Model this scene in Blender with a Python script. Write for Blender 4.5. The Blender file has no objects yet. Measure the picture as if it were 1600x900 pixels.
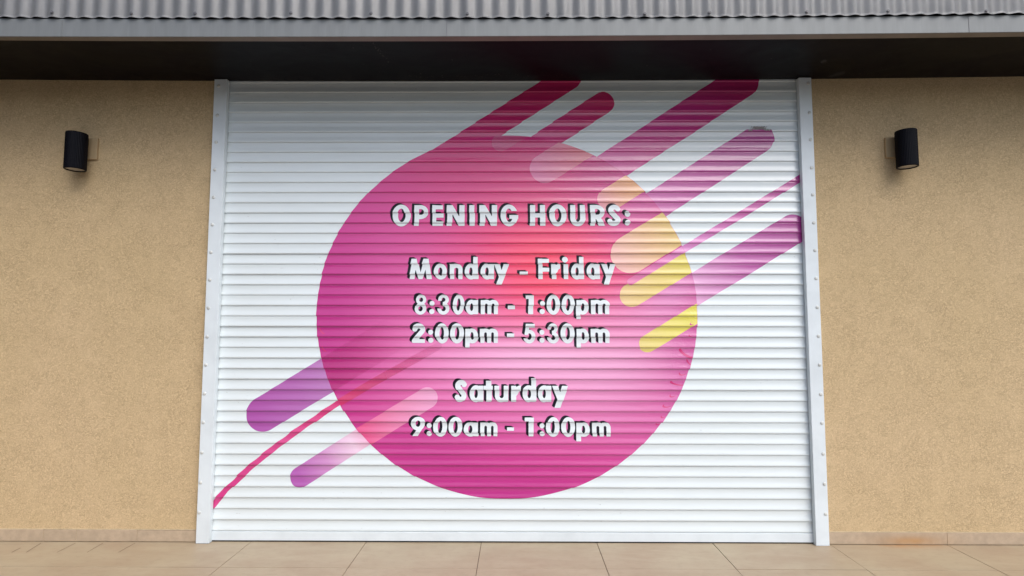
import bpy, bmesh, math, random
import numpy as np
from mathutils import Vector, Matrix

random.seed(7)
rng = np.random.RandomState(5)
scene = bpy.context.scene
COL = scene.collection

# ------------------------------------------------------------------ camera
F_PX, PITCH, YAW, ROLL = 880.0, 0.0734, -0.00811, 0.00071
CX, CZ, DIST = 0.0, 1.10499, 3.01288          # the wall is the plane y = 0
fw = np.array([math.sin(YAW)*math.cos(PITCH), math.cos(YAW)*math.cos(PITCH), math.sin(PITCH)])
rt = np.cross(fw, [0, 0, 1.0]); rt /= np.linalg.norm(rt); up = np.cross(rt, fw)
r2 = rt*math.cos(ROLL) + up*math.sin(ROLL); u2 = -rt*math.sin(ROLL) + up*math.cos(ROLL)
cam_d = bpy.data.cameras.new("camera"); cam = bpy.data.objects.new("camera", cam_d); COL.objects.link(cam)
cam.matrix_world = Matrix(((r2[0], u2[0], -fw[0], CX), (r2[1], u2[1], -fw[1], -DIST),
                           (r2[2], u2[2], -fw[2], CZ), (0, 0, 0, 1)))
cam_d.sensor_width = 36; cam_d.lens = 36*F_PX/1600; cam_d.clip_start = 0.05; cam_d.clip_end = 2000
scene.camera = cam

def hit(px, py, y=0.0):
    """point of the plane y that the photograph shows at (px, py)"""
    d = fw*F_PX + r2*(px-800) + u2*(450-py)
    t = (y+DIST)/d[1]
    return d[0]*t+CX, d[2]*t+CZ

# ------------------------------------------------------------------ light
SUN_EL, SUN_AZ = math.radians(50), math.radians(34)      # azimuth: from -y towards +x
w = bpy.data.worlds.new("World"); scene.world = w; w.use_nodes = True
nt = w.node_tree; bg = nt.nodes["Background"]
sky = nt.nodes.new("ShaderNodeTexSky"); sky.sky_type = 'NISHITA'; sky.sun_disc = False
sky.sun_elevation = SUN_EL; sky.sun_rotation = math.pi - SUN_AZ
sky.air_density = 1.0; sky.dust_density = 3.0; sky.ozone_density = 1.0
hs = nt.nodes.new('ShaderNodeHueSaturation'); hs.inputs['Saturation'].default_value = .92     # thin overcast
nt.links.new(sky.outputs[0], hs.inputs['Color']); nt.links.new(hs.outputs[0], bg.inputs[0]); bg.inputs[1].default_value = 0.15
sd = bpy.data.lights.new("sun", 'SUN'); sd.energy = 1.5; sd.angle = math.radians(45); sd.color = (0.97, 0.985, 1.0)
so = bpy.data.objects.new("sun", sd); COL.objects.link(so)
dirv = Vector((math.cos(SUN_EL)*math.sin(SUN_AZ), -math.cos(SUN_EL)*math.cos(SUN_AZ), math.sin(SUN_EL)))
so.rotation_euler = dirv.to_track_quat('Z', 'Y').to_euler(); so.location = dirv*20
vs = scene.view_settings; vs.view_transform = 'Standard'; vs.look = 'None'; vs.gamma = 1.0
vs.use_curve_mapping = False; vs.exposure = 0.42

# ------------------------------------------------------------------ materials
def S(r, g, b):      # sRGB 0-255 to linear
    f = lambda c: (c/255/12.92) if c/255 <= .04045 else ((c/255+.055)/1.055)**2.4
    return (f(r), f(g), f(b))

class NT:
    def __init__(s, name):
        s.m = bpy.data.materials.new(name); s.m.use_nodes = True
        s.t = s.m.node_tree; s.b = s.t.nodes["Principled BSDF"]; s.co = None
    def n(s, typ, **kw):
        x = s.t.nodes.new(typ)
        for k, v in kw.items(): setattr(x, k, v)
        return x
    def l(s, a, b): s.t.links.new(a, b)
    def coord(s):
        if not s.co: s.co = s.n("ShaderNodeTexCoord").outputs["Object"]
        return s.co
    def math(s, op, a, b=None, c=None, clamp=False):
        x = s.n("ShaderNodeMath", operation=op); x.use_clamp = clamp
        for i, v in enumerate((a, b, c)):
            if v is None: continue
            if hasattr(v, 'is_output'): s.l(v, x.inputs[i])
            else: x.inputs[i].default_value = v
        return x.outputs[0]
    def noise(s, scale, detail=3, rough=.5, dist=0, stretch=(1, 1, 1)):
        mp = s.n("ShaderNodeMapping"); mp.inputs["Scale"].default_value = stretch
        s.l(s.coord(), mp.inputs[0])
        x = s.n("ShaderNodeTexNoise"); s.l(mp.outputs[0], x.inputs["Vector"])
        x.inputs["Scale"].default_value = scale; x.inputs["Detail"].default_value = detail
        x.inputs["Roughness"].default_value = rough; x.inputs["Distortion"].default_value = dist
        return x.outputs["Fac"]
    def rng(s, v, a, b, c=0, d=1, smooth=False):
        x = s.n("ShaderNodeMapRange"); x.interpolation_type = 'SMOOTHSTEP' if smooth else 'LINEAR'
        s.l(v, x.inputs[0])
        for i, q in zip((1, 2, 3, 4), (a, b, c, d)): x.inputs[i].default_value = q
        return x.outputs[0]
    def mix(s, f, a, b, mode='MIX'):
        x = s.n("ShaderNodeMix", data_type='RGBA', blend_type=mode)
        if hasattr(f, 'is_output'): s.l(f, x.inputs[0])
        else: x.inputs[0].default_value = f
        for i, v in ((6, a), (7, b)):
            if hasattr(v, 'is_output'): s.l(v, x.inputs[i])
            else: x.inputs[i].default_value = (*v, 1)
        return x.outputs[2]
    def xz(s):
        sp = s.n("ShaderNodeSeparateXYZ"); s.l(s.coord(), sp.inputs[0]); return sp.outputs[0], sp.outputs[2], sp.outputs[1]
    def blob(s, cx, cz, rx, rz, ang=0.0):
        x, z, _ = s.xz_c if hasattr(s, 'xz_c') else s.xz()
        s.xz_c = (x, z, _)
        dx = s.math('SUBTRACT', x, cx); dz = s.math('SUBTRACT', z, cz)
        ca, sa = math.cos(ang), math.sin(ang)
        a = s.math('ADD', s.math('MULTIPLY', dx, ca/rx), s.math('MULTIPLY', dz, sa/rx))
        b = s.math('ADD', s.math('MULTIPLY', dx, -sa/rz), s.math('MULTIPLY', dz, ca/rz))
        r = s.math('ADD', s.math('MULTIPLY', a, a), s.math('MULTIPLY', b, b))
        return s.math('POWER', math.e, s.math('MULTIPLY', r, -1.0))
    def col(s, c):
        if hasattr(c, 'is_output'): s.l(c, s.b.inputs["Base Color"])
        else: s.b.inputs["Base Color"].default_value = (*c, 1)
    def bump(s, h, strength, dist=.01, prev=None):
        x = s.n("ShaderNodeBump"); x.inputs["Strength"].default_value = strength
        x.inputs["Distance"].default_value = dist; s.l(h, x.inputs["Height"])
        if prev: s.l(prev, x.inputs["Normal"])
        s.l(x.outputs[0], s.b.inputs["Normal"]); return x.outputs[0]
    def set(s, rough=.5, metal=0, spec=.5, coat=0):
        s.b.inputs["Roughness"].default_value = rough; s.b.inputs["Metallic"].default_value = metal
        s.b.inputs["Specular IOR Level"].default_value = spec; s.b.inputs["Coat Weight"].default_value = coat
        return s

def mat_stucco():
    s = NT("stucco"); s.set(.9, spec=.25)
    big = s.noise(1.1, 4, .55); mid = s.noise(6, 4, .6)
    c = s.mix(s.rng(big, .35, .65), S(212, 188, 147), S(218, 193, 154))
    c = s.mix(s.rng(mid, .35, .7, 0, .3), c, S(206, 182, 143))
    # trowelled worm grooves: thin contour lines of a noise, denser in patches
    n1 = s.noise(60, 2, .5, .9, (1.0, 1, 1.6)); n2 = s.noise(88, 1, .5, 1.5, (1.4, 1, 1))
    g1 = s.rng(s.math('ABSOLUTE', s.math('SUBTRACT', n1, .5)), .004, .05, 1, 0, True)
    g2 = s.rng(s.math('ABSOLUTE', s.math('SUBTRACT', n2, .56)), .004, .04, 1, 0, True)
    patch = s.rng(s.noise(8, 4, .75, .5), .30, .66, .45, 1, True)
    g = s.math('MULTIPLY', s.math('MAXIMUM', g1, g2), patch)
    c = s.mix(s.rng(s.noise(150, 3, .7), .3, .7, 0, .38), c, S(160, 134, 96))
    c = s.mix(s.math('MULTIPLY', g, .38), c, S(118, 96, 68)); s.col(c)
    fine = s.noise(260, 3, .7)
    h = s.math('ADD', s.math('MULTIPLY', g, -1.0), s.math('MULTIPLY', fine, .45))
    h = s.math('ADD', h, s.math('MULTIPLY', s.noise(26, 3, .6), 1.0))
    s.bump(h, .55, .004)
    return s.m

def mat_paint(name, c, rough=.4, dirt=.08, spec=.5, scale=6, fine=0.0):
    s = NT(name); s.set(rough, spec=spec)
    n = s.noise(scale, 5, .6)
    dark = tuple(v*(1-dirt*2.2) for v in c)
    cc = s.mix(s.rng(n, .4, .75), c, dark)
    s.col(cc)
    s.bump(s.noise(14, 2), .12, .003)
    rr = s.rng(s.noise(18, 3), .3, .7, rough*.85, rough*1.15); s.l(rr, s.b.inputs["Roughness"])
    return s.m

def mat_slat():
    s = NT("slat_paint"); s.set(.27, spec=.8)
    n = s.noise(4, 5, .6, 0, (.6, 1, 3)); d = s.noise(90, 2, .5, 0, (.35, 1, 1.6))
    c = s.mix(s.rng(n, .4, .8, 0, .5), (.70, .765, .785), (.62, .675, .68))
    c = s.mix(s.rng(d, .755, .80, 0, .55), c, (.28, .27, .25)); s.col(c)
    s.bump(s.noise(9, 3, .5, 0, (.5, 1, 6)), .10, .004)
    return s.m

def vinyl(name, base, blobs=(), axis=None, rough=.24, wrinkle=None, fade=None, spec=.75, coat=.4):
    """printed film. axis = (px0,py0,px1,py1,[colours]) linear blend along a line"""
    s = NT(name); s.set(rough, spec=spec, coat=coat); s.b.inputs['Coat Roughness'].default_value = .12
    c = base
    if axis:
        (x0, z0), (x1, z1) = hit(axis[0], axis[1]), hit(axis[2], axis[3])
        L2 = (x1-x0)**2+(z1-z0)**2
        x, z, y = s.xz(); s.xz_c = (x, z, y)
        t = s.math('ADD', s.math('MULTIPLY', s.math('SUBTRACT', x, x0), (x1-x0)/L2),
                   s.math('MULTIPLY', s.math('SUBTRACT', z, z0), (z1-z0)/L2), clamp=True)
        r = s.n("ShaderNodeValToRGB"); cs = axis[4]
        el = r.color_ramp.elements
        while len(el) < len(cs): el.new(.5)
        for i, q in enumerate(cs):
            el[i].position = i/(len(cs)-1); el[i].color = (*q, 1)
        s.l(t, r.inputs[0]); c = r.outputs[0]
        if fade: s.l(s.rng(t, fade[0], fade[1], fade[2], 0), s.b.inputs['Alpha'])
    for (px, py, rx, rz, colr, k, *a) in blobs:
        X, Z = hit(px, py)
        f = s.math('MULTIPLY', s.blob(X, Z, rx, rz, a[0] if a else 0), k)
        c = s.mix(f, c, colr)
    s.col(c)
    h = s.noise(11, 4, .55, .3, (.45, 1, 4.5))
    if wrinkle:
        X, Z = hit(wrinkle[0], wrinkle[1])
        m = s.blob(X, Z, wrinkle[2], wrinkle[3])
        wv = s.noise(42, 2, .6, 1.4, (.8, 1, 1.0))
        h = s.math('ADD', h, s.math('MULTIPLY', s.math('MULTIPLY', wv, m), 2.2))
    s.bump(h, .22, .006)
    return s.m

def mat_tiles():
    s = NT("floor_tile"); s.set(.5, spec=.4)
    big = s.noise(2.3, 4, .6); fine = s.noise(38, 4, .65, 0, (.6, 1, 1)); streak = s.noise(9, 4, .6, .4, (.35, 1.4, 1))
    c = s.mix(s.rng(big, .35, .65), S(166, 152, 128), S(158, 139, 116))
    c = s.mix(s.rng(streak, .42, .72, 0, .5), c, S(176, 162, 138))
    c = s.mix(s.rng(fine, .5, .8, 0, .35), c, S(136, 120, 100))
    # rust that ran down beside the skirting
    x, z, y = s.xz()
    X, _ = hit(1420, 850)
    dx = s.math('DIVIDE', s.math('SUBTRACT', x, X), .20); dy = s.math('DIVIDE', y, .045)
    r = s.math('POWER', math.e, s.math('MULTIPLY', s.math('ADD', s.math('MULTIPLY', dx, dx), s.math('MULTIPLY', dy, dy)), -1.0))
    r = s.math('MULTIPLY', r, s.rng(s.noise(16, 3), .3, .65, .3, 1))
    c = s.mix(s.math('MULTIPLY', r, .7), c, S(176, 122, 66))
    # grime line in the corner by the wall
    s.col(c); s.bump(s.noise(120, 4, .6), .18, .002)
    return s.m

def mat_skirt():
    s = NT("skirting_tile"); s.set(.7, spec=.35)
    n = s.noise(30, 4, .65); big = s.noise(3, 3)
    c = s.mix(s.rng(n, .35, .7), S(170, 152, 130), S(186, 166, 142))
    c = s.mix(s.rng(big, .4, .7, 0, .4), c, S(156, 140, 120))
    X, Z = hit(1422, 844)
    r = s.math('MULTIPLY', s.blob(X, Z, .085, .016), s.rng(s.noise(14, 3), .3, .6, .55, 1))
    c = s.mix(s.math('MULTIPLY', r, .6), c, S(184, 136, 74))
    r = s.math('MULTIPLY', s.blob(X, Z, .20, .03), .35); c = s.mix(r, c, S(168, 118, 60))
    s.col(c); s.bump(s.noise(90, 4, .6), .25, .002)
    return s.m

def mat_soffit():
    s = NT("soffit_board"); s.set(.42, spec=.11)
    n = s.noise(3, 4, .6, .6, (1, 1.5, 1)); sc = s.noise(60, 3, .6, 0, (.5, 1.2, 1))
    c = s.mix(s.rng(n, .4, .65), (.0035, .003, .004), (.007, .006, .008))
    c = s.mix(s.rng(sc, .70, .76, 0, .5), c, (.07, .065, .06)); s.col(c)
    s.l(s.rng(n, .35, .65, .34, .52), s.b.inputs["Roughness"])
    s.bump(n, .15, .01)
    return s.m

def mat_metal(name, c, rough=.45, streaks=.3):
    s = NT(name); s.set(rough, spec=.5, metal=.25)
    n = s.noise(7, 4, .6, 0, (2.5, 1, .35)); f = s.noise(40, 3, .6, 0, (2, 1, .12))
    cc = s.mix(s.rng(n, .35, .7), c, tuple(v*.86 for v in c))
    cc = s.mix(s.rng(f, .58, .75, 0, streaks), cc, tuple(min(1, v*1.35) for v in c)); s.col(cc)
    s.bump(s.noise(5, 2, .5, 0, (1, 1, 1)), .15, .006)
    return s.m

M = {}
M['stucco'] = mat_stucco(); M['slat'] = mat_slat(); M['tile'] = mat_tiles(); M['skirt'] = mat_skirt()
M['soffit'] = mat_soffit()
M['rail'] = mat_paint("rail_paint", (.70, .765, .80), .42, .05)
M['rivet'] = mat_paint("rivet_metal", (.62, .64, .62), .38, .08)
M['rubber'] = mat_paint("rubber", (.02, .02, .022), .7, .1)
M['clad'] = mat_metal("corrugated_steel", (.42, .42, .42), .5, .18)
M['flash'] = mat_metal("flashing_steel", (.21, .22, .22), .55, .22)
M['screw'] = mat_paint("screw_metal", (.16, .16, .17), .4, .1)
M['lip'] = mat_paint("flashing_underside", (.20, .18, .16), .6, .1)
M['black'] = mat_paint("black_powder_coat", (.003, .003, .006), .42, .1, spec=.10)
M['lens'] = mat_paint("lamp_lens", (.42, .39, .35), .35, .05)
M['bracket'] = mat_paint("bracket_paint", S(182, 158, 122), .7, .08)
M['return'] = mat_paint('shade_wall_render', (.09, .075, .06), .85, .1, scale=3)  # dark finish of the added wall that shades the left side
M['refl_ridge'] = mat_paint('reflected_ridge_dark', (.05, .06, .04), .9, .3, scale=.2)  # dark tone of the added ridge, there only to be reflected
M['flake'] = mat_paint('flaked_paint', (.045, .04, .036), .8, .2, scale=60)
M['grout'] = mat_paint("grout", S(112, 94, 76), .9, .2)
M['mortar'] = mat_paint("mortar", S(198, 180, 148), .9, .1, scale=40)
M['asphalt'] = mat_paint("asphalt", (.05, .05, .052), .85, .15, scale=30)
M['kerb'] = mat_paint("kerb_concrete", (.35, .34, .32), .8, .12, scale=12)
M['ground'] = mat_paint("ground_concrete", (.16, .16, .14), .9, .12, scale=2)

# ------------------------------------------------------------------ helpers
def link(name, me, m, parent=None):
    o = bpy.data.objects.new(name, me); COL.objects.link(o)
    if m: me.materials.append(m)
    if parent: o.parent = parent
    return o
def obj(name, bm, m, parent=None, smooth=False):
    me = bpy.data.meshes.new(name); bmesh.ops.recalc_face_normals(bm, faces=bm.faces); bm.to_mesh(me); bm.free()
    if smooth:
        for p in me.polygons: p.use_smooth = True
    return link(name, me, m, parent)
def tag(o, label=None, cat=None, group=None, kind=None):
    for k, v in (('label', label), ('category', cat), ('group', group), ('kind', kind)):
        if v: o[k] = v
    return o
def empty(name, loc, label, cat, group=None):
    o = bpy.data.objects.new(name, None); COL.objects.link(o); o.location = loc; o.empty_display_size = .1
    return tag(o, label, cat, group)
def box(bm, a, b, bev=0.0):
    r = bmesh.ops.create_cube(bm, size=1.0)
    for v in r['verts']:
        v.co = Vector([(a[i]+b[i])/2 + v.co[i]*(b[i]-a[i]) for i in range(3)])
    if bev:
        es = list({e for v in r['verts'] for e in v.link_edges})
        bmesh.ops.bevel(bm, geom=es, offset=bev, segments=2, affect='EDGES', profile=.7)

# ------------------------------------------------------------------ setting: floor
bm = bmesh.new()
TX, TY0 = -.18306, -.31414
for ix in range(-3, 13):
    x0, x1 = TX+.6*ix, TX+.6*(ix+1)
    if ix == -3: x0 = -7.3
    ys = [.30, TY0] + [TY0-.6*k for k in range(1, 4)]
    for a, b in zip(ys, ys[1:]):
        g = .0016
        dz = random.uniform(-.0006, .0006)
        box(bm, (x0+g, b+g, -.03), (x1-g, a-g, dz), .0012)
o = obj('pavement', bm, M['tile']); tag(o, kind='structure')
bm = bmesh.new(); box(bm, (-7.4, TY0-1.8, -.16), (7.4, .31, -.0035)); o = obj('pavement_bed', bm, M['grout']); tag(o, kind='structure')
# narrow cut joints in the strip by the left wall
bm = bmesh.new()
for (a, b, c, d) in ((64, 848.5, 41, 863), (118, 848.5, 89, 863), (161, 848.5, 136, 863), (211, 848.5, 185, 863), (32, 856, 18, 863)):
    def fl(px, py):
        dd = fw*F_PX + r2*(px-800) + u2*(450-py); t = -(CZ-.0012)/dd[2]; return Vector((dd[0]*t, -DIST+dd[1]*t, .0012))
    p, q = fl(a, b), fl(c, d); n = Vector((1, 0, 0))*.0014
    vs_ = [bm.verts.new(v) for v in (p-n, p+n, q+n, q-n)]; bm.faces.new(vs_)
o = obj('pavement_cut', bm, M['grout']); tag(o, kind='structure')
bm = bmesh.new(); box(bm, (-40, TY0-1.955, -.2), (40, TY0-1.804, .0), .01); o = obj('kerb', bm, M['kerb']); tag(o, kind='structure')
bm = bmesh.new(); box(bm, (-60, -16, -.2), (60, TY0-1.958, -.12)); o = obj('road', bm, M['asphalt']); tag(o, kind='structure')
bm = bmesh.new(); box(bm, (-400, -400, -.4), (400, 400, -.165)); o = obj('ground', bm, M['ground']); tag(o, kind='structure')

# added unseen dark ridge behind the camera, shapes reflections in the glossy film
bm = bmesh.new()
prev = None
for i in range(61):
    a = math.pi + math.pi*i/60; R = 90
    h = 14 + 4*math.sin(i*.7) + 3*math.sin(i*1.9+1)
    cur = [bm.verts.new((q*math.cos(a), q*math.sin(a), z)) for q, z in ((R, -.2), (R+12, h*.8), (R+30, h), (R+70, -.2))]
    if prev:
        for k in range(3): bm.faces.new((prev[k], prev[k+1], cur[k+1], cur[k]))
    prev = cur
o = obj('reflected_ridge', bm, M['refl_ridge'], None, True); tag(o, kind='structure')
# ------------------------------------------------------------------ walls
XL, XR = -1.640, 1.588         # opening edges, hidden behind the guide rails
ZW = 2.75
def wall(x0, x1, label, joints):
    bm = bmesh.new(); box(bm, (x0, 0, -.05), (x1, .25, ZW))
    o = obj('stucco_wall', bm, M['stucco']); tag(o, label, 'wall')
    zt = .060
    xs = sorted([x0+.002] + joints + [x1-.002])
    bm = bmesh.new()
    for a, b in zip(xs, xs[1:]):
        jj = random.uniform(-.0007, .0007)
        box(bm, (a+.0012, -.010+jj, .004), (b-.0012, -.0005, zt+jj*1.5), .0015)
    obj('skirting', bm, M['skirt'], o)
    bm = bmesh.new(); box(bm, (x0+.003, -.0065, zt+.001), (x1-.003, -.0008, zt+.0045), .0015)
    box(bm, (x0+.003, -.0075, .002), (x1-.003, -.001, zt-.003))
    obj('mortar_line', bm, M['mortar'], o)
    return o
jl = [hit(p, 838)[0] for p in (70, 121, 216)] + [-4.0, -3.4, -4.6]
jr = [hit(p, 840)[0] for p in (1478,)] + [2.86, 3.46, 4.06, 4.66]
wall(-5.2, XL, 'beige stucco wall to the left of the roller shutter, with low tile skirting', jl)
wall(XR, 5.2, 'beige stucco wall to the right of the roller shutter, rust stain on its skirting', jr)

bm = bmesh.new(); box(bm, (-4.35, -6.0, -.02), (-4.05, -.001, 3.3), .004)  # added wall out of view, blocks sky light to dim the left side
o = obj('shade_wall', bm, M['return']); tag(o, 'added unseen dark brown wall square to the shop front, shading its left side', 'wall')
# ------------------------------------------------------------------ eaves
OV = .44
def quad3(px3, y):
    P = [hit(px, py, y) for px, py in px3]
    return np.polyfit([p[0] for p in P], [p[1] for p in P], 2)
kb = quad3(((0, 124.5), (800, 126.5), (1600, 119.5)), 0.0)        # soffit meets wall
kf = quad3(((0, 62.0), (800, 63.0), (1600, 56.0)), -OV)            # soffit front edge
kl = quad3(((0, 57.0), (800, 56.5), (1600, 50.0)), -OV-.030)       # flashing bottom
kt = quad3(((0, 28.5), (800, 29.5), (1600, 23.0)), -OV-.030)       # flashing top
eaves = empty('roof_eaves', (0, -OV, 2.47), 'dark soffit, grey flashing and corrugated metal fascia over the shutter', 'eaves')
def put(name, bm, m, smooth=False, par=eaves):
    o = obj(name, bm, m, par, smooth)
    if par is eaves: o.matrix_parent_inverse = Matrix.Translation(-eaves.location)
    return o
XE = 5.2
NX = 60
def strip(bm, rows):
    """rows: list of functions x -> (y, z); builds a ribbon across x"""
    xs = np.linspace(-XE, XE, NX+1); vv = []
    for fn in rows:
        vv.append([bm.verts.new((x, *fn(x))) for x in xs])
    for a, b in zip(vv, vv[1:]):
        for i in range(NX): bm.faces.new((a[i], a[i+1], b[i+1], b[i]))
cl = lambda x: max(-3.2, min(3.2, x))
pv = lambda k, x: float(np.polyval(k, cl(x)))
bm = bmesh.new()
strip(bm, [lambda x: (-.0, pv(kb, x)), lambda x: (-OV/2, (pv(kb, x)+pv(kf, x))/2), lambda x: (-OV, pv(kf, x)),
           lambda x: (-OV, pv(kf, x)+.05), lambda x: (0.0, pv(kb, x)+.05), lambda x: (-.0, pv(kb, x))])
put('soffit', bm, M['soffit'])
def soffit_pt(px, py):
    d = fw*F_PX + r2*(px-800) + u2*(450-py); t = 3.0
    for _ in range(8):
        x, y, z = d[0]*t, -DIST+d[1]*t, CZ+d[2]*t
        q = min(max(-y/OV, 0), 1); t *= (pv(kb, x)*(1-q)+pv(kf, x)*q-.0012-CZ)/(z-CZ)
    return Vector((d[0]*t, -DIST+d[1]*t, CZ+d[2]*t))
bm = bmesh.new()
for i in range(150):
    if i < 26:
        f = i/26; px, py = 583+27*f+random.uniform(-2, 2), 68+31*f+random.uniform(-1.5, 1.5)
    elif i < 95: px, py = random.uniform(640, 905), 121-abs(random.gauss(0, 3))
    elif i < 130: px, py = random.uniform(1290, 1385), 117-abs(random.gauss(0, 5))
    else: px, py = random.uniform(20, 1580), random.uniform(68, 118)
    c = soffit_pt(px, py); n = random.randint(4, 6); q = random.uniform(.0012, .0034)
    vv = [bm.verts.new(c+Vector((math.cos(k*6.283/n)*q*random.uniform(.6, 1.6), math.sin(k*6.283/n)*q*random.uniform(1, 3), 0))) for k in range(n)]
    bm.faces.new(vv)
put('flaked_paint', bm, M['flake'])['kind'] = 'stuff'
for px, py, a, b in ((1287, 95.5, .016, .007), (1311, 115.5, .028, .012), (1300, 119, .02, .006)):
    bm = bmesh.new(); c = soffit_pt(px, py) - Vector((0, 0, .0006))
    bm.faces.new([bm.verts.new(c+Vector((math.cos(t_)*a*random.uniform(.7, 1.1), math.sin(t_)*b*3*random.uniform(.7, 1.1), 0))) for t_ in np.arange(0, 6.28, .8)])
    put('soffit_hole', bm, M['rubber'])
bm = bmesh.new()
strip(bm, [lambda x: (-OV+.004, pv(kf, x)-.0015), lambda x: (-OV-.028, pv(kl, x)-.0005),
           lambda x: (-OV-.030, pv(kl, x)+.0015), lambda x: (-OV-.030, pv(kt, x)-.002), lambda x: (-OV-.0285, pv(kt, x)),
           lambda x: (-OV-.008, pv(kt, x)+.0), lambda x: (-OV-.008, pv(kf, x)+.02), lambda x: (-OV+.004, pv(kf, x)+.006)])
fl_o = put('flashing', bm, M['flash'])
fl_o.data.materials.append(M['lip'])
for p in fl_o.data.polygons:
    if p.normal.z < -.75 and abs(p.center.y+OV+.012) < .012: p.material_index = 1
# lapped joints of the flashing
for px in (698, 1514, 97):
    x = hit(px, 42, -OV-.03)[0]
    bm = bmesh.new(); zb, zt = pv(kl, x), pv(kt, x)
    box(bm, (x-.0013, -OV-.0312, zb+.002), (x+.0013, -OV-.029, zt-.001)); 
    put('flashing_joint', bm, M['screw'] if px > 100 else M['flash'])
# corrugated sheets
bm = bmesh.new(); PC = .0752; AMP = .0056; NS = 14
xs = np.arange(-XE, XE, PC/NS)
x_ph = hit(30/4, 26, -OV-.04)[0]
def corr_y(x): return -OV-.034-AMP - AMP*math.cos(2*math.pi*(x-x_ph)/PC)
rows = []
for zi in range(3):
    r_ = []
    for x in xs:
        z0 = pv(kt, x)+.0015
        r_.append(bm.verts.new((x, corr_y(x)+.0015*math.sin(x*2.1), z0 if zi == 0 else (z0+.012 if zi == 1 else 3.35))))
    rows.append(r_)
for a, b in zip(rows, rows[1:]):
    for i in range(len(xs)-1): bm.faces.new((a[i], a[i+1], b[i+1], b[i]))
bmesh.ops.solidify(bm, geom=bm.faces[:], thickness=.0012)
put('corrugated_cladding', bm, M['clad'], True)
# fixings: hex head on a washer, on the crest of a rib
for px, py in ((72, 19), (193, 21), (316, 21), (464, 20.5), (585, 21), (731, 21.5), (851, 21.5), (998, 21.5), (1120, 19.5), (1270, 18.5), (1394, 17.5), (1546, 17.5), (-50, 18), (1668, 17)):
    x, z = hit(px, py, -OV-.045)
    k = round((x-x_ph)/PC); x = x_ph+k*PC if abs(px-800) > 0 else x
    y = corr_y(x)
    bm = bmesh.new()
    for rad, y0, y1, seg in ((.0085, y+.001, y-.0015, 16), (.0052, y-.0015, y-.006, 6)):
        r_ = bmesh.ops.create_cone(bm, cap_ends=True, segments=seg, radius1=rad, radius2=rad*.93, depth=abs(y1-y0))
        bmesh.ops.transform(bm, verts=r_['verts'], matrix=Matrix.Translation((x, (y0+y1)/2, z)) @ Matrix.Rotation(math.pi/2, 4, 'X'))
    put('screw', bm, M['screw'])
# parapet body and roof deck that carry the cladding
bm = bmesh.new(); box(bm, (-XE, -OV-.026, 2.80), (XE, .25, 3.33)); box(bm, (-XE, -OV-.002, ZW+.002), (XE, .25, 2.799)); put('parapet_core', bm, M['soffit'])
bm = bmesh.new(); box(bm, (-XE-.02, -OV-.075, 3.352), (XE+.02, .30, 3.375), .003); put('parapet_capping', bm, M['flash'])

# ------------------------------------------------------------------ roller shutter
PITCH_S = .05605; Z0 = .054; NSL = 44
shutter = empty('roller_shutter', (0, 0, 0), 'closed white slatted roller shutter printed with a magenta disc and opening hours', 'roller shutter')
kt_ = np.array([0, .010, .03, .08, .15, .25, .36, .48, .60, .70, .78, .85, .91, .955, .985, 1.0])
kd_ = np.array([.5, 3.6, 4.0, 4.0, 3.75, 3.6, 3.9, 4.9, 6.6, 8.3, 9.7, 10.7, 11.0, 10.5, 8.6, 1.5])/1000*.74
T_S = kt_
slope = np.gradient(kd_, kt_*PITCH_S)
slope[0] = slope[1]; slope[-1] = slope[-2] = slope[-3]; slope[1] = slope[2]
s_off = rng.normal(0, .0004, NSL+2); s_tilt = rng.normal(0, .0004, NSL+2); s_rot = rng.normal(0, .0007, NSL+2)
Y_FACE = .010      # slat crests stand at y = Y_FACE - depth
def surf(i, t, x):
    return Y_FACE - (np.interp(t, kt_, kd_) + s_off[i] + s_tilt[i]*x/1.6 + s_rot[i]*(t-.5))
def nrm(t):
    k = np.interp(t, kt_, slope)            # depth change per metre downwards
    n = np.array([0, -1.0, k]); return n/np.linalg.norm(n)
s_jag = rng.normal(0, .0013, NSL+2)
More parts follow.
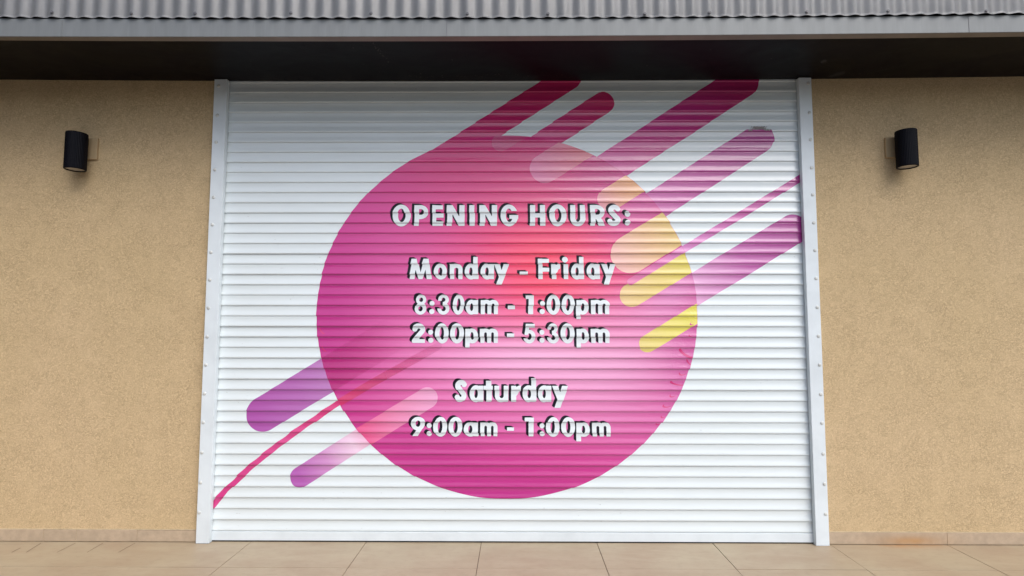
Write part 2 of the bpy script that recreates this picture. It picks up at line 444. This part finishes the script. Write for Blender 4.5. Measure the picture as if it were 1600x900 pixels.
def slat_mesh(name, sdf, m, off, step=.003, x0=None, x1=None, zlo=0, zhi=9, par=shutter):
    """mesh of {sdf<0} laid on the slats; sdf(X, Z) works on arrays"""
    V = []; N = []; Fc = []
    nx = max(1, int(math.ceil((x1-x0)/step))); xs = x0 + (x1-x0)*np.arange(nx+1)/nx
    for i in range(NSL):
        ztop = Z0+PITCH_S*(NSL-i); 
        if ztop < zlo or ztop-PITCH_S > zhi: continue
        ts = []
        for a, b in zip(T_S, T_S[1:]):
            q = max(1, int(math.ceil((b-a)*PITCH_S/step*.9))); ts += [a+(b-a)*j/q for j in range(q)]
        ts.append(1.0); ts = np.array(ts); zs = ztop-PITCH_S*ts
        X, Z = np.meshgrid(xs, zs); D = sdf(X+s_jag[i]+.0012*np.sin(X*31+i*2.1), Z); ins = D < 0
        if not ins.any(): continue
        cache = {}
        def vert(x, t):
            key = (round(x*1e6), round(t*1e7))
            if key in cache: return cache[key]
            n = nrm(t); y = surf(i, t, x)
            V.append((x, y+n[1]*off, ztop-PITCH_S*t+n[2]*off*0)); N.append(n); cache[key] = len(V)-1
            return cache[key]
        cnt = ins[:-1, :-1].astype(int)+ins[1:, :-1]+ins[:-1, 1:]+ins[1:, 1:]
        for r in range(len(ts)-1):
            row = cnt[r]
            if not row.any(): continue
            full = row == 4; c = 0
            for c in np.nonzero((row > 0) & (row < 4))[0]:
                cs = [(r, c), (r, c+1), (r+1, c+1), (r+1, c)]; poly = []
                for a, b in zip(cs, cs[1:]+cs[:1]):
                    da, db = D[a], D[b]
                    if da < 0: poly.append(vert(xs[a[1]], ts[a[0]]))
                    if (da < 0) != (db < 0):
                        f = da/(da-db); f = min(max(f, .002), .998)
                        poly.append(vert(xs[a[1]]+(xs[b[1]]-xs[a[1]])*f, ts[a[0]]+(ts[b[0]]-ts[a[0]])*f))
                poly = [p for k, p in enumerate(poly) if p != poly[k-1]]
                if len(poly) >= 3: Fc.append(poly)
            e = np.diff(np.concatenate(([0], full.astype(int), [0])))
            for a, b in zip(np.nonzero(e == 1)[0], np.nonzero(e == -1)[0]):
                Fc.append([vert(xs[a], ts[r]), vert(xs[b], ts[r]), vert(xs[b], ts[r+1]), vert(xs[a], ts[r+1])])
    Fc = [f[::-1] for f in Fc]
    me = bpy.data.meshes.new(name); me.from_pydata(V, [], Fc); me.update()
    if me.polygons and sum(p.normal.y for p in me.polygons) > 0: me.flip_normals()
    for p in me.polygons: p.use_smooth = True
    me.normals_split_custom_set_from_vertices([tuple(n) for n in N])
    return link(name, me, m, par)

CL, CR = -1.600, 1.547
slat_mesh('slat_curtain', lambda X, Z: np.full(X.shape, -1.0), M['slat'], 0, step=.01 if False else .2, x0=CL, x1=CR)
bm = bmesh.new(); box(bm, (CL, .020, .0), (CR, .035, 2.7)); o = obj('shutter_backing', bm, M['rubber'], shutter)
bm = bmesh.new(); box(bm, (CL, -.001, .0075), (CR, .019, Z0-.0012), .0022); obj('bottom_bar', bm, M['rail'], shutter)
bm = bmesh.new(); box(bm, (CL, .002, .0008), (CR, .016, .0072), .001); obj('rubber_seal', bm, M['rubber'], shutter)

def rail(x0, x1, rx_px, side):
    bm = bmesh.new()
    box(bm, (x0, -.030, .0015), (x1, -.001, 2.472), .0022)
    o = obj('guide_rail', bm, M['rail'], shutter)
    for (px, py) in rx_px:
        x, z = hit(px, py, -.031)
        bm = bmesh.new(); r_ = bmesh.ops.create_uvsphere(bm, u_segments=14, v_segments=8, radius=.0094)
        for v in r_['verts']: v.co.z *= .42
        bmesh.ops.transform(bm, verts=r_['verts'], matrix=Matrix.Translation((x, -.0303, z)) @ Matrix.Rotation(math.pi/2, 4, 'X'))
        obj('rivet', bm, M['rivet'], o, True)
    return o
ly = (134, 180, 222, 265, 308, 351, 394, 437, 481, 526, 570, 615, 660, 707, 754, 801)
ry = (130, 176, 218, 262, 304, 348, 391, 435, 480, 525, 570, 616, 661, 709, 756, 803)
rail(-1.6564, -1.5875, [(341.5-(y-134)*.0457, y) for y in ly], -1)
rail(1.5340, 1.6019, [(1263+(y-130)*.0405, y) for y in ry], 1)

# ---------------- printed film: shapes given where the photograph shows them
def pz(px, py): return np.array(hit(px, py))
def capsule(p0, p1, rpx):
    a, b = pz(*p0), pz(*p1)
    r = rpx if rpx < 1 else rpx/880*DIST*1.0
    def f(X, Z):
        d = b-a; t = np.clip(((X-a[0])*d[0]+(Z-a[1])*d[1])/(d@d), 0, 1)
        return np.hypot(X-a[0]-d[0]*t, Z-a[1]-d[1]*t)-r
    return f
def poly_stroke(pts, rpx):
    cs = [capsule(a, b, rpx) for a, b in zip(pts, pts[1:])]
    return lambda X, Z: np.min([c(X, Z) for c in cs], axis=0)
pl, pr, pb, pt = pz(494, 490), pz(1090, 480), pz(795, 780), pz(780, 211)
ccx = (pl[0]+pr[0])/2; ra = (pr[0]-pl[0])/2; ccz = (pt[1]+pb[1])/2; rb_ = (pt[1]-pb[1])/2
def disc(X, Z): return (np.sqrt(((X-ccx)/ra)**2+((Z-ccz)/rb_)**2)-1)*ra
def inside(f, g=.0012): return lambda X, Z: np.maximum(f(X, Z), disc(X, Z)+g)
def outside(f, g=0.0): return lambda X, Z: np.maximum(f(X, Z), -disc(X, Z)+g)
def clipz(f, px, py):
    zc = hit(px, py)[1]
    return lambda X, Z: np.maximum(f(X, Z), Z-zc-.0012*np.sin(X*190)*np.sin(X*77))
def ragged(f): return lambda X, Z: f(X, Z) - .0008*np.sin((Z-Z0)*2*math.pi/PITCH_S+.8) - .0009*np.sin(X*47)
def clipx(f): return lambda X, Z: np.maximum(np.maximum(f(X, Z), X-CR+.0), CL-X)

mg = (.56, .012, .225); pink = (.82, .27, .54); red = (.92, .05, .10); crim = (.62, .018, .16); viol = (.44, .022, .21)
lil = (.80, .48, .70)
MD = vinyl("print_disc", mg, blobs=[
    (800, 560, .80, .38, pink, .85), (640, 400, .42, .40, (.62, .10, .33), .45), (965, 560, .42, .30, lil, .6),
    (1040, 640, .35, .35, (.62, .12, .36), .5),
    (855, 405, .44, .40, red, .95), (840, 330, .7, .22, (.66, .05, .20), .45), (800, 240, .75, .16, crim, .8), (700, 250, .4, .2, crim, .6),
    (960, 250, .28, .16, (.50, .03, .22), .6, .6), (1000, 320, .22, .12, (.58, .10, .34), .7, .6),
    (960, 500, .25, .12, (.72, .20, .42), .6), (1060, 450, .22, .12, (.70, .30, .56), .7, .6),
    (830, 560, .42, .13, lil, .55), (800, 790, .75, .22, viol, .9), (510, 520, .30, .6, (.44, .010, .20), .75), (1090, 600, .14, .5, (.50, .05, .28), .5), (660, 720, .35, .2, viol, .6)],
    wrinkle=(1070, 590, .09, .38))
slat_mesh('printed_disc', disc, MD, .0006, .0045, ccx-ra-.01, ccx+ra+.01, ccz-rb_-.01, ccz+rb_+.01)
cnt_s = [0]
def stripe(name, f, base, xr, zr, off=.0011, **kw):
    cnt_s[0] += 1
    m = vinyl("print_stripe_%d" % cnt_s[0], base, **kw)
    (xa, zb), (xb, za) = hit(xr[0], zr[1]), hit(xr[1], zr[0])
    return slat_mesh(name, clipx(f), m, off, .0035, max(CL, xa-.08), min(CR, xb+.08), zb-.05, za+.05)
deep = (.40, .006, .085); mag = (.55, .05, .26); pur = (.34, .025, .24)
# outside the disc
stripe('printed_stripe', outside(capsule((889, 121), (640, 279), 20)), deep, (560, 940), (100, 330), .0006, axis=(889, 121, 700, 240, [(.58, .02, .13), (.60, .02, .15), (.62, .02, .18)]))
stripe('printed_stripe', outside(capsule((943, 160), (830, 233), 18)), deep, (800, 980), (130, 240), .0006, axis=(943, 160, 830, 233, [(.58, .025, .14), (.64, .05, .24)]))
stripe('printed_stripe', outside(capsule((1161, 127), (930, 276), 26)), deep, (900, 1210), (90, 300), .0006, axis=(1161, 127, 960, 256, [(.46, .02, .14), (.54, .03, .22), (.60, .06, .29)]))
stripe('printed_stripe', clipz(outside(capsule((1187, 216), (1000, 336), 23.5)), 1187, 202), pur, (960, 1230), (180, 340), .0006, axis=(1187, 218, 1020, 325, [(.36, .02, .22), (.46, .04, .28), (.58, .12, .38)]))
stripe('printed_stripe', outside(poly_stroke([(1254, 276), (1185, 319), (1050, 401)], 5.6)), mag, (1040, 1260), (260, 400), .0006, axis=(1248, 280, 1080, 380, [(.42, .035, .25), (.52, .08, .34), (.64, .20, .50)]))
stripe('printed_stripe', outside(capsule((1240, 358), (1040, 480), 24)), pur, (1040, 1262), (320, 500), .0006, axis=(1240, 358, 1090, 460, [(.36, .03, .24), (.48, .10, .36), (.70, .34, .58)]))
stripe('printed_stripe', outside(capsule((411, 647), (560, 556), 27)), pur, (370, 560), (540, 690), .0006, axis=(400, 650, 530, 575, [(.38, .08, .35), (.41, .12, .39), (.46, .20, .46)]))
stripe('printed_stripe', outside(ragged(poly_stroke([(322, 801), (353, 765), (387, 733), (420, 706), (463, 674), (520, 635), (575, 602)], 4.4))), mag, (330, 600), (590, 795), .0006, axis=(340, 780, 540, 620, [(.56, .035, .20), (.62, .06, .24), (.62, .04, .18)]))
stripe('printed_stripe', outside(capsule((468, 746), (610, 656), 15.5)), mag, (440, 640), (640, 770), .0006, axis=(468, 746, 590, 665, [(.40, .09, .38), (.56, .24, .50), (.78, .56, .70), (.74, .26, .44)]))
# inside the disc: where the print overlaps
stripe('printed_stripe', inside(capsule((411, 647), (700, 470), 27)), pur, (490, 720), (460, 640), .0009, axis=(510, 585, 640, 505, [(.52, .018, .20), (.56, .022, .21), (.60, .05, .25)]), fade=(.0, .85, .35))
stripe('printed_stripe', inside(poly_stroke([(520, 635), (570, 605), (620, 577), (684, 541)], 6.0)), mag, (500, 700), (530, 650), .0012, axis=(530, 630, 690, 540, [(.66, .035, .15), (.70, .08, .24), (.66, .07, .28)]), fade=(.0, 1.15, .9))
stripe('printed_stripe', inside(capsule((540, 700), (667, 622), 16.5)), mag, (540, 700), (590, 720), .0009, axis=(560, 690, 675, 618, [(.70, .05, .20), (.74, .22, .40), (.76, .34, .54)]))
# light rounded gaps between the stripes, inside the disc
stripe('printed_stripe', inside(capsule((783, 222), (860, 173), 15)), mag, (760, 860), (190, 250), .0009, axis=(775, 230, 815, 205, [(.58, .08, .22), (.56, .05, .18)]))
stripe('printed_stripe', inside(capsule((851, 263), (1000, 169), 23.5)), mag, (820, 960), (200, 300), .0009, axis=(835, 270, 925, 215, [(.66, .17, .34), (.68, .16, .26), (.70, .20, .20)]))
stripe('printed_stripe', inside(capsule((953, 311), (1100, 219), 19)), mag, (925, 1030), (260, 345), .0009, axis=(940, 320, 1000, 285, [(.74, .30, .34), (.76, .36, .22), (.78, .40, .16)]))
stripe('printed_stripe', inside(capsule((985, 397), (1150, 296), 30)), mag, (945, 1090), (310, 440), .0009, axis=(965, 405, 1065, 345, [(.78, .44, .38), (.76, .47, .24), (.72, .54, .14)]))
stripe('printed_stripe', inside(capsule((987, 461), (1180, 344), 18.5)), mag, (960, 1100), (380, 490), .0009, axis=(975, 470, 1080, 410, [(.76, .54, .25), (.74, .57, .16), (.72, .61, .10)]))
stripe('printed_stripe', inside(capsule((1012, 537), (1160, 447), 13.5)), mag, (990, 1100), (470, 560), .0009, axis=(1000, 540, 1085, 492, [(.72, .58, .18), (.72, .65, .09)]), wrinkle=(1085, 495, .05, .06))
stripe('printed_stripe', inside(poly_stroke([(985, 440), (1050, 401), (1120, 358)], 5.4)), mag, (970, 1090), (370, 450), .0012, axis=(990, 437, 1080, 385, [(.70, .16, .36), (.68, .16, .42), (.66, .22, .50)]))
# scuffed patches where the film has worn away at the end of a stripe
def scuff(cx, cy, w, h, ph):
    a = pz(cx, cy)
    def f(X, Z):
        d = np.maximum(np.abs(X-a[0])/w, np.abs(Z-a[1])/h)-1
        return (d + .55*np.sin(X*610+ph)*np.sin(Z*300+X*150+ph))*.01
    return f
WORN = mat_paint("worn_film", (.33, .30, .29), .8, .3, scale=60)
for cx, cy, w_, h_2, ph in ((1186, 199.5, .036, .0085, 0), (1199, 203, .016, .004, 2), (1172, 203.5, .010, .004, 4)):
    xa, zc = hit(cx, cy)
    slat_mesh('worn_patch', scuff(cx, cy, w_, h_2, ph), WORN, .0013, .0025, xa-w_-.02, xa+w_+.02, zc-.02, zc+.02)
# little folds where the film has lifted along the edge of the disc
FOLD = vinyl("print_fold", (.60, .03, .18), spec=.9)
def fold(cx, cy, w, h, ang):
    a = pz(cx, cy); ca, sa = math.cos(ang), math.sin(ang)
    def e(X, Z, dx, dz, k):
        u = ((X-a[0]-dx)*ca+(Z-a[1]-dz)*sa)/(w*k); v = (-(X-a[0]-dx)*sa+(Z-a[1]-dz)*ca)/(h*k)
        return (np.sqrt(u*u+v*v)-1)*h
    return lambda X, Z: np.maximum(np.maximum(e(X, Z, 0, 0, 1), -e(X, Z, w*.28, h*.5, 1.0)), disc(X, Z)+.001)
for cx, cy, w_, h_2, an in ((1072, 552, .030, .010, -.6), (1077, 566, .016, .006, -.9), (1068, 583, .018, .008, .3), (1058, 599, .028, .007, -.2),
                            (1052, 617, .016, .007, .5), (1044, 633, .022, .008, .3), (1037, 650, .014, .006, .5), (1084, 504, .018, .006, .5),
                            (1081, 523, .014, .005, .4), (503, 517, .016, .006, -.8), (506, 545, .014, .006, -.9), (1030, 662, .012, .005, .2)):
    w_ *= 1.35; h_2 *= 1.5
    xa, zc = hit(cx, cy)
    slat_mesh('film_fold', fold(cx, cy, w_, h_2, an), FOLD, .0014, .0022, xa-w_-.02, xa+w_+.02, zc-w_-.01, zc+w_+.01)

# ---------------- lettering, drawn from strokes in cap-height units
mx = lambda *a: np.maximum.reduce(a)
mn = lambda *a: np.minimum.reduce(a)
def bx(x, y, x0, y0, x1, y1): return mx(x0-x, x-x1, y0-y, y-y1)
def el(x, y, cx, cy, a, b): return (np.sqrt(((x-cx)/a)**2+((y-cy)/b)**2)-1)*min(a, b)
def ring(x, y, cx, cy, a, b, s, sv): return mx(el(x, y, cx, cy, a, b), -el(x, y, cx, cy, a-s, b-sv))
def para(x, y, y0, y1, b0, b1, t0, t1):
    k = (y-y0)/(y1-y0); l = b0+(t0-b0)*k; r = b1+(t1-b1)*k; c = (y1-y0)/math.hypot(y1-y0, t0-b0)
    return mx((l-x)*c, (x-r)*c, y0-y, y-y1)
def dsh(x, y, x0, y0, x1, y1):
    b = (y1-y0)/2; a = min(x1-x0, b*1.15)
    return mn(bx(x, y, x0, y0, x1-a, y1), mx(el(x, y, x1-a, (y0+y1)/2, a, b), x1-a-.001-x))
def pol(x, y, pts, r):
    d = None
    for (ax, ay), (bx_, by) in zip(pts, pts[1:]):
        vx, vy = bx_-ax, by-ay; t = np.clip(((x-ax)*vx+(y-ay)*vy)/(vx*vx+vy*vy+1e-9), 0, 1)
        q = np.hypot(x-ax-vx*t, y-ay-vy*t)-r; d = q if d is None else np.minimum(d, q)
    return d
def arc(cx, cy, a, b, t0, t1, n=14):
    return [(cx+a*math.cos(math.radians(t0+(t1-t0)*i/n)), cy+b*math.sin(math.radians(t0+(t1-t0)*i/n))) for i in range(n+1)]
s_, h_, XH = .252, .20, .74
def arch(x, y, x0, x1, s):
    c = (x0+x1)/2; return mn(mx(ring(x, y, c, XH-.27, (x1-x0)/2, .285, s, .20), XH-.27-y), bx(x, y, x1-s, 0, x1, XH-.265))
def g_S(x, y, w):
    r = .118
    pts = arc(w*.53, .735, w*.47-r, .275-r, 20, 235) + arc(w*.47, .272, w*.5-r, .285-r, 55, -160)
    return mx(pol(x, y, pts, r), -.03-y, y-1.03)
def glyph(ch, x, y, w):
    s = min(s_, w*.34)
    if ch in 'O0': return ring(x, y, w/2, .5, w/2, .525, s, .20)
    if ch == 'P': return mn(bx(x, y, 0, 0, s, 1), mx(dsh(x, y, 0, .32, w, 1), -dsh(x, y, s, .53, w-s*.92, .80)))
    if ch == 'E': return mn(bx(x, y, 0, 0, s, 1), *[bx(x, y, 0, k, w, k+h_) for k in (0, .395, .79)])
    if ch == 'F': return mn(bx(x, y, 0, 0, s*1.15, 1), *[bx(x, y, 0, k, w, k+h_) for k in (.36, .79)])
    if ch == 'N': return mn(bx(x, y, 0, 0, s, 1), bx(x, y, w-s, 0, w, 1), para(x, y, 0, 1, w-s*1.05, w, 0, s*1.05))
    if ch == 'I': return bx(x, y, 0, 0, w, 1)
    if ch == 'G': return mn(mx(ring(x, y, w/2, .5, w/2, .525, s, .20), -bx(x, y, w*.55, .5, w+.1, .70)), bx(x, y, w*.5, .33, w, .52))
    if ch == 'H': return mn(bx(x, y, 0, 0, s, 1), bx(x, y, w-s, 0, w, 1), bx(x, y, 0, .40, w, .61))
    if ch == 'U': return mn(bx(x, y, 0, .36, s, 1), bx(x, y, w-s, .36, w, 1), mx(ring(x, y, w/2, .365, w/2, .39, s, .21), y-.365))
    if ch == 'R': return mn(glyph('P', x, y, w*.94), para(x, y, 0, .42, w-s*1.25, w, w*.28, w*.28+s*1.1))
    if ch == 'S': return g_S(x, y, w)
    if ch == ':': return mn(el(x, y, w/2, .14, w/2, .135), el(x, y, w/2, .56, w/2, .135))
    if ch == 'M':
        s = .25; k = .13*w
        return mn(para(x, y, 0, 1, 0, s, k, k+s*.9), para(x, y, 0, 1, w-s, w, w-k-s*.9, w-k),
                  para(x, y, 0, 1, w/2-s*.40, w/2+s*.30, k, k+s), para(x, y, 0, 1, w/2-s*.30, w/2+s*.40, w-k-s, w-k))
    if ch == 'o': return ring(x, y, w/2, XH/2, w/2, XH/2+.02, s, .19)
    if ch == 'n': return mn(bx(x, y, 0, 0, s, XH), arch(x, y, 0, w, s))
    if ch == 'm':
        s = w*.235; h = (w+s)/2
        return mn(bx(x, y, 0, 0, s, XH), arch(x, y, 0, h, s), arch(x, y, h-s, w, s))
    if ch == 'd': return mn(bx(x, y, w-s, 0, w, 1.09), ring(x, y, w*.47, XH/2, w*.47, XH/2+.02, s, .19))
    if ch == 'a': return mn(bx(x, y, w-s, 0, w, XH), ring(x, y, w*.47, XH/2, w*.47, XH/2+.02, s, .19))
    if ch == 'p': return mn(bx(x, y, 0, -.25, s, XH), ring(x, y, w*.53, XH/2, w*.47, XH/2+.02, s, .19))
    if ch == 'y': return mn(para(x, y, -.27, XH, w*.14, w*.14+s*1.1, w-s*1.1, w), para(x, y, .03, XH, w*.36, w*.36+s*.8, 0, s*1.15))
    if ch == 'u': return mn(bx(x, y, 0, .28, s, XH), bx(x, y, w-s, 0, w, XH), mx(ring(x, y, w/2, .28, w/2, .30, s, .19), y-.285))
    if ch == 'r': return mn(bx(x, y, 0, 0, w*.55, XH), mx(pol(x, y, [(w*.45, .40), (w*.62, .56), (w*.95, .63)], .125), y-XH-.015, x-w-.03))
    if ch == 'i': return mn(bx(x, y, w*.05, 0, w*.95, XH), el(x, y, w/2, .95, w*.56, .145))
    if ch == 't': return mn(bx(x, y, w*.27, 0, w*.27+s_*.98, .97), bx(x, y, 0, .55, w, XH))
    if ch == '8': return mn(ring(x, y, w/2, .755, w*.44, .27, s*.80, .155), ring(x, y, w/2, .285, w/2, .31, s*.9, .175))
    if ch == '3': return mx(mn(ring(x, y, w*.48, .755, w*.45, .27, s*.85, .16), ring(x, y, w*.48, .285, w*.52, .31, s*.95, .18)), -bx(x, y, -.2, .30, w*.43, .70))
    if ch == '1': return mn(bx(x, y, w-.27, 0, w, 1), bx(x, y, 0, .80, w, 1))
    if ch == '2': return mn(bx(x, y, 0, 0, w, .20), mx(pol(x, y, arc(w*.5, .70, w*.5-.125, .19, 175, -25) + [(w*.14, .10)], .13), -y, x-w))
    if ch == '5': return mn(bx(x, y, w*.22, .80, w*.96, 1), para(x, y, .42, 1, w*.05, w*.05+s*.9, w*.20, w*.20+s*.9),
                            mx(ring(x, y, w*.46, .335, w*.54, .36, s, .19), -bx(x, y, -.3, .24, w*.36, .62)))
    if ch == '9': return mn(ring(x, y, w/2, .665, w/2, .36, s, .19), para(x, y, 0, .58, w*.10, w*.10+s*1.2, w-s*1.05, w*.985))
    raise KeyError(ch)

LINES = [
 (320.0, 352.5, [('O',613,641),('P',647,669),('E',675.4,692.2),('N',698,725.7),('I',733.4,741.5),('N',749.3,776.5),('G',782,809),('H',828,852),('O',858,885),('U',891,914.5),('R',922.5,946),('S',949,970),(':',976,984.5)], ()),
 (404.0, 436.0, [('M',639,674.5),('o',678,698.2),('n',702.5,722.5),('d',726,747),('a',751,771.6),('y',771.5,796),('F',841,858.5),('r',861.5,874.5),('i',880,888),('d',892,912.4),('a',917,937),('y',939.5,962)], ((812, 424.3, 824.5, 429),)),
 (461.0, 491.0, [('8',648,666.5),(':',671,679),('3',684,702),('0',707,725.5),('a',728,747),('m',751,778.6),('1',821,833.6),(':',843.6,851.6),('0',854.3,875),('0',877.3,897.8),('p',900.5,920),('m',923.5,952.5)], ((793.6, 477, 804.6, 483.2),)),
 (506.0, 536.0, [('2',644,664),(':',669,677),('0',680,701),('0',703,725),('p',727,747.3),('m',750,778),('5',818.5,836.5),(':',843,851),('3',855.5,873),('0',876,897.8),('p',901,920.5),('m',923.5,952.5)], ((792.4, 521, 804, 527),)),
 (594.0, 628.0, [('S',710,729),('a',733.5,755),('t',755.5,770),('u',772.5,794),('r',798.5,813),('d',816,837.6),('a',840,861.3),('y',862.5,888)], ()),
 (652.5, 682.0, [('9',642,664),(':',667,675),('0',677.4,699),('0',701,722.7),('a',725,747.6),('m',751,777.6),('1',820,834),(':',843.6,851.6),('0',853.8,875),('0',877.4,899),('p',901,922.6),('m',926,954.6)], ((793, 668, 804, 673.2),)),
]
TEXTS = ['OPENING HOURS:', 'Monday - Friday', '8:30am - 1:00pm', '2:00pm - 5:30pm', 'Saturday', '9:00am - 1:00pm']
M['letter'] = vinyl("print_white", (.70, .755, .78), spec=.5, coat=.1)
M['lshadow'] = vinyl("print_black", (.006, .004, .012), rough=.45, spec=.25, coat=0)
def line_sdf(yt, yb, gl, dashes):
    ym = (yt+yb)/2; ztop = hit(800, yt)[1]; zbot = hit(800, yb)[1]; H = ztop-zbot
    items = []
    for ch, a, b in gl:
        xa, xb = hit(a, ym)[0], hit(b, ym)[0]
        items.append((xa, xb, lambda X, Z, ch=ch, xa=xa, xb=xb: glyph(ch, (X-xa)/H, (Z-zbot)/H, (xb-xa)/H)*H))
    for (a, c, b, d) in dashes:
        xa, za = hit(a, c); xb, zb = hit(b, d)
        items.append((xa, xb, lambda X, Z, q=(xa, zb, xb, za): bx(X, Z, *q)))
    def f(X, Z):
        out = np.full(X.shape, .02)
        xs = X[0]
        for xa, xb, g in items:
            m = (xs > xa-.03) & (xs < xb+.03)
            if m.any(): out[:, m] = np.minimum(out[:, m], g(X[:, m], Z[:, m]))
        return out
    return f, items[0][0], max(i[1] for i in items), zbot-H*.32, ztop+H*.15
EXT = (.0132, .0086)
WORDS = []
jobs = []
for txt, (yt, yb, gl, da) in zip(TEXTS, LINES):
    words = txt.split(' '); k = 0
    for wd in words:
        if wd == '-': jobs.append((wd, yt, yb, [], da)); continue
        jobs.append((wd, yt, yb, gl[k:k+len(wd)], ())); k += len(wd)
for wd, yt, yb, gl, da in jobs:
    f, xa, xb, za, zb = line_sdf(yt, yb, gl, da)
    o = slat_mesh('lettering', f, M['letter'], .0021, .0024, xa-.012, xb+.012, za, zb)
    def fs(X, Z):
        return mn(*[f(X+EXT[0]*k, Z-EXT[1]*k) for k in (.2, .4, .6, .8, 1.0)])
    slat_mesh('lettering_shadow', fs, M['lshadow'], .0016, .0028, xa-.03, xb+.012, za, zb+.02, par=o)

# ------------------------------------------------------------------ wall lamps
def make_lamp(label, pxc, py_t, py_b, yo, bracket_px):
    x, zt = hit(pxc, py_t, -yo); _, zb = hit(pxc, py_b, -yo)
    root = empty('wall_lamp', (x, 0, zb), label, 'wall lamp', 'cylindrical wall lamps beside the shutter')
    H = zt-zb; R = .0505; n = 44*6
    bm = bmesh.new()
    def rad(i, lip=False): return R - (0 if lip else .0011*(.5-.5*math.cos(2*math.pi*i/6)))
    prof = [(R-.006, H-.004), (R-.006, H), (None, H-.0005), (None, H-.004), (None, .004), (None, .0005), (R-.006, 0), (R-.006, .012)]
    rings = []
    for (r, z) in prof:
        rr = []
        for i in range(n):
            q = r if r else rad(i) - (.001 if z in (H-.0005, .0005) else 0); a = 2*math.pi*i/n
            rr.append(bm.verts.new((q*math.cos(a), -yo+q*math.sin(a), z)))
        rings.append(rr)
    for a, b in zip(rings, rings[1:]):
        for i in range(n): bm.faces.new((a[i], a[(i+1) % n], b[(i+1) % n], b[i]))
    bm.faces.new(rings[0])
    obj('lamp_shade', bm, M['black'], root)
    bm = bmesh.new(); r_ = bmesh.ops.create_cone(bm, cap_ends=True, segments=40, radius1=R-.0065, radius2=R-.0065, depth=.004)
    bmesh.ops.translate(bm, verts=r_['verts'], vec=(0, -yo, .008))
    obj('lens', bm, M['lens'], root)
    bm = bmesh.new()
    bz0 = hit(bracket_px[0], bracket_px[2])[1]-zb; bz1 = hit(bracket_px[0], bracket_px[1])[1]-zb
    xe = abs(hit(bracket_px[0], 235, -.012)[0]-x)
    box(bm, (-xe, -.014, bz0), (xe, -.0005, bz1), .002); box(bm, (-.012, -yo+R-.004, bz0+.02), (.012, -.0145, bz1-.02), .001)
    obj('bracket', bm, M['bracket'], root)
    return root
make_lamp('black ribbed cylinder wall lamp on the beige wall left of the shutter', 120.5, 208.5, 265.5, .072, (152, 217, 250))
make_lamp('black ribbed cylinder wall lamp on the beige wall right of the shutter', 1415, 204.5, 261.5, .072, (1384, 216, 247))
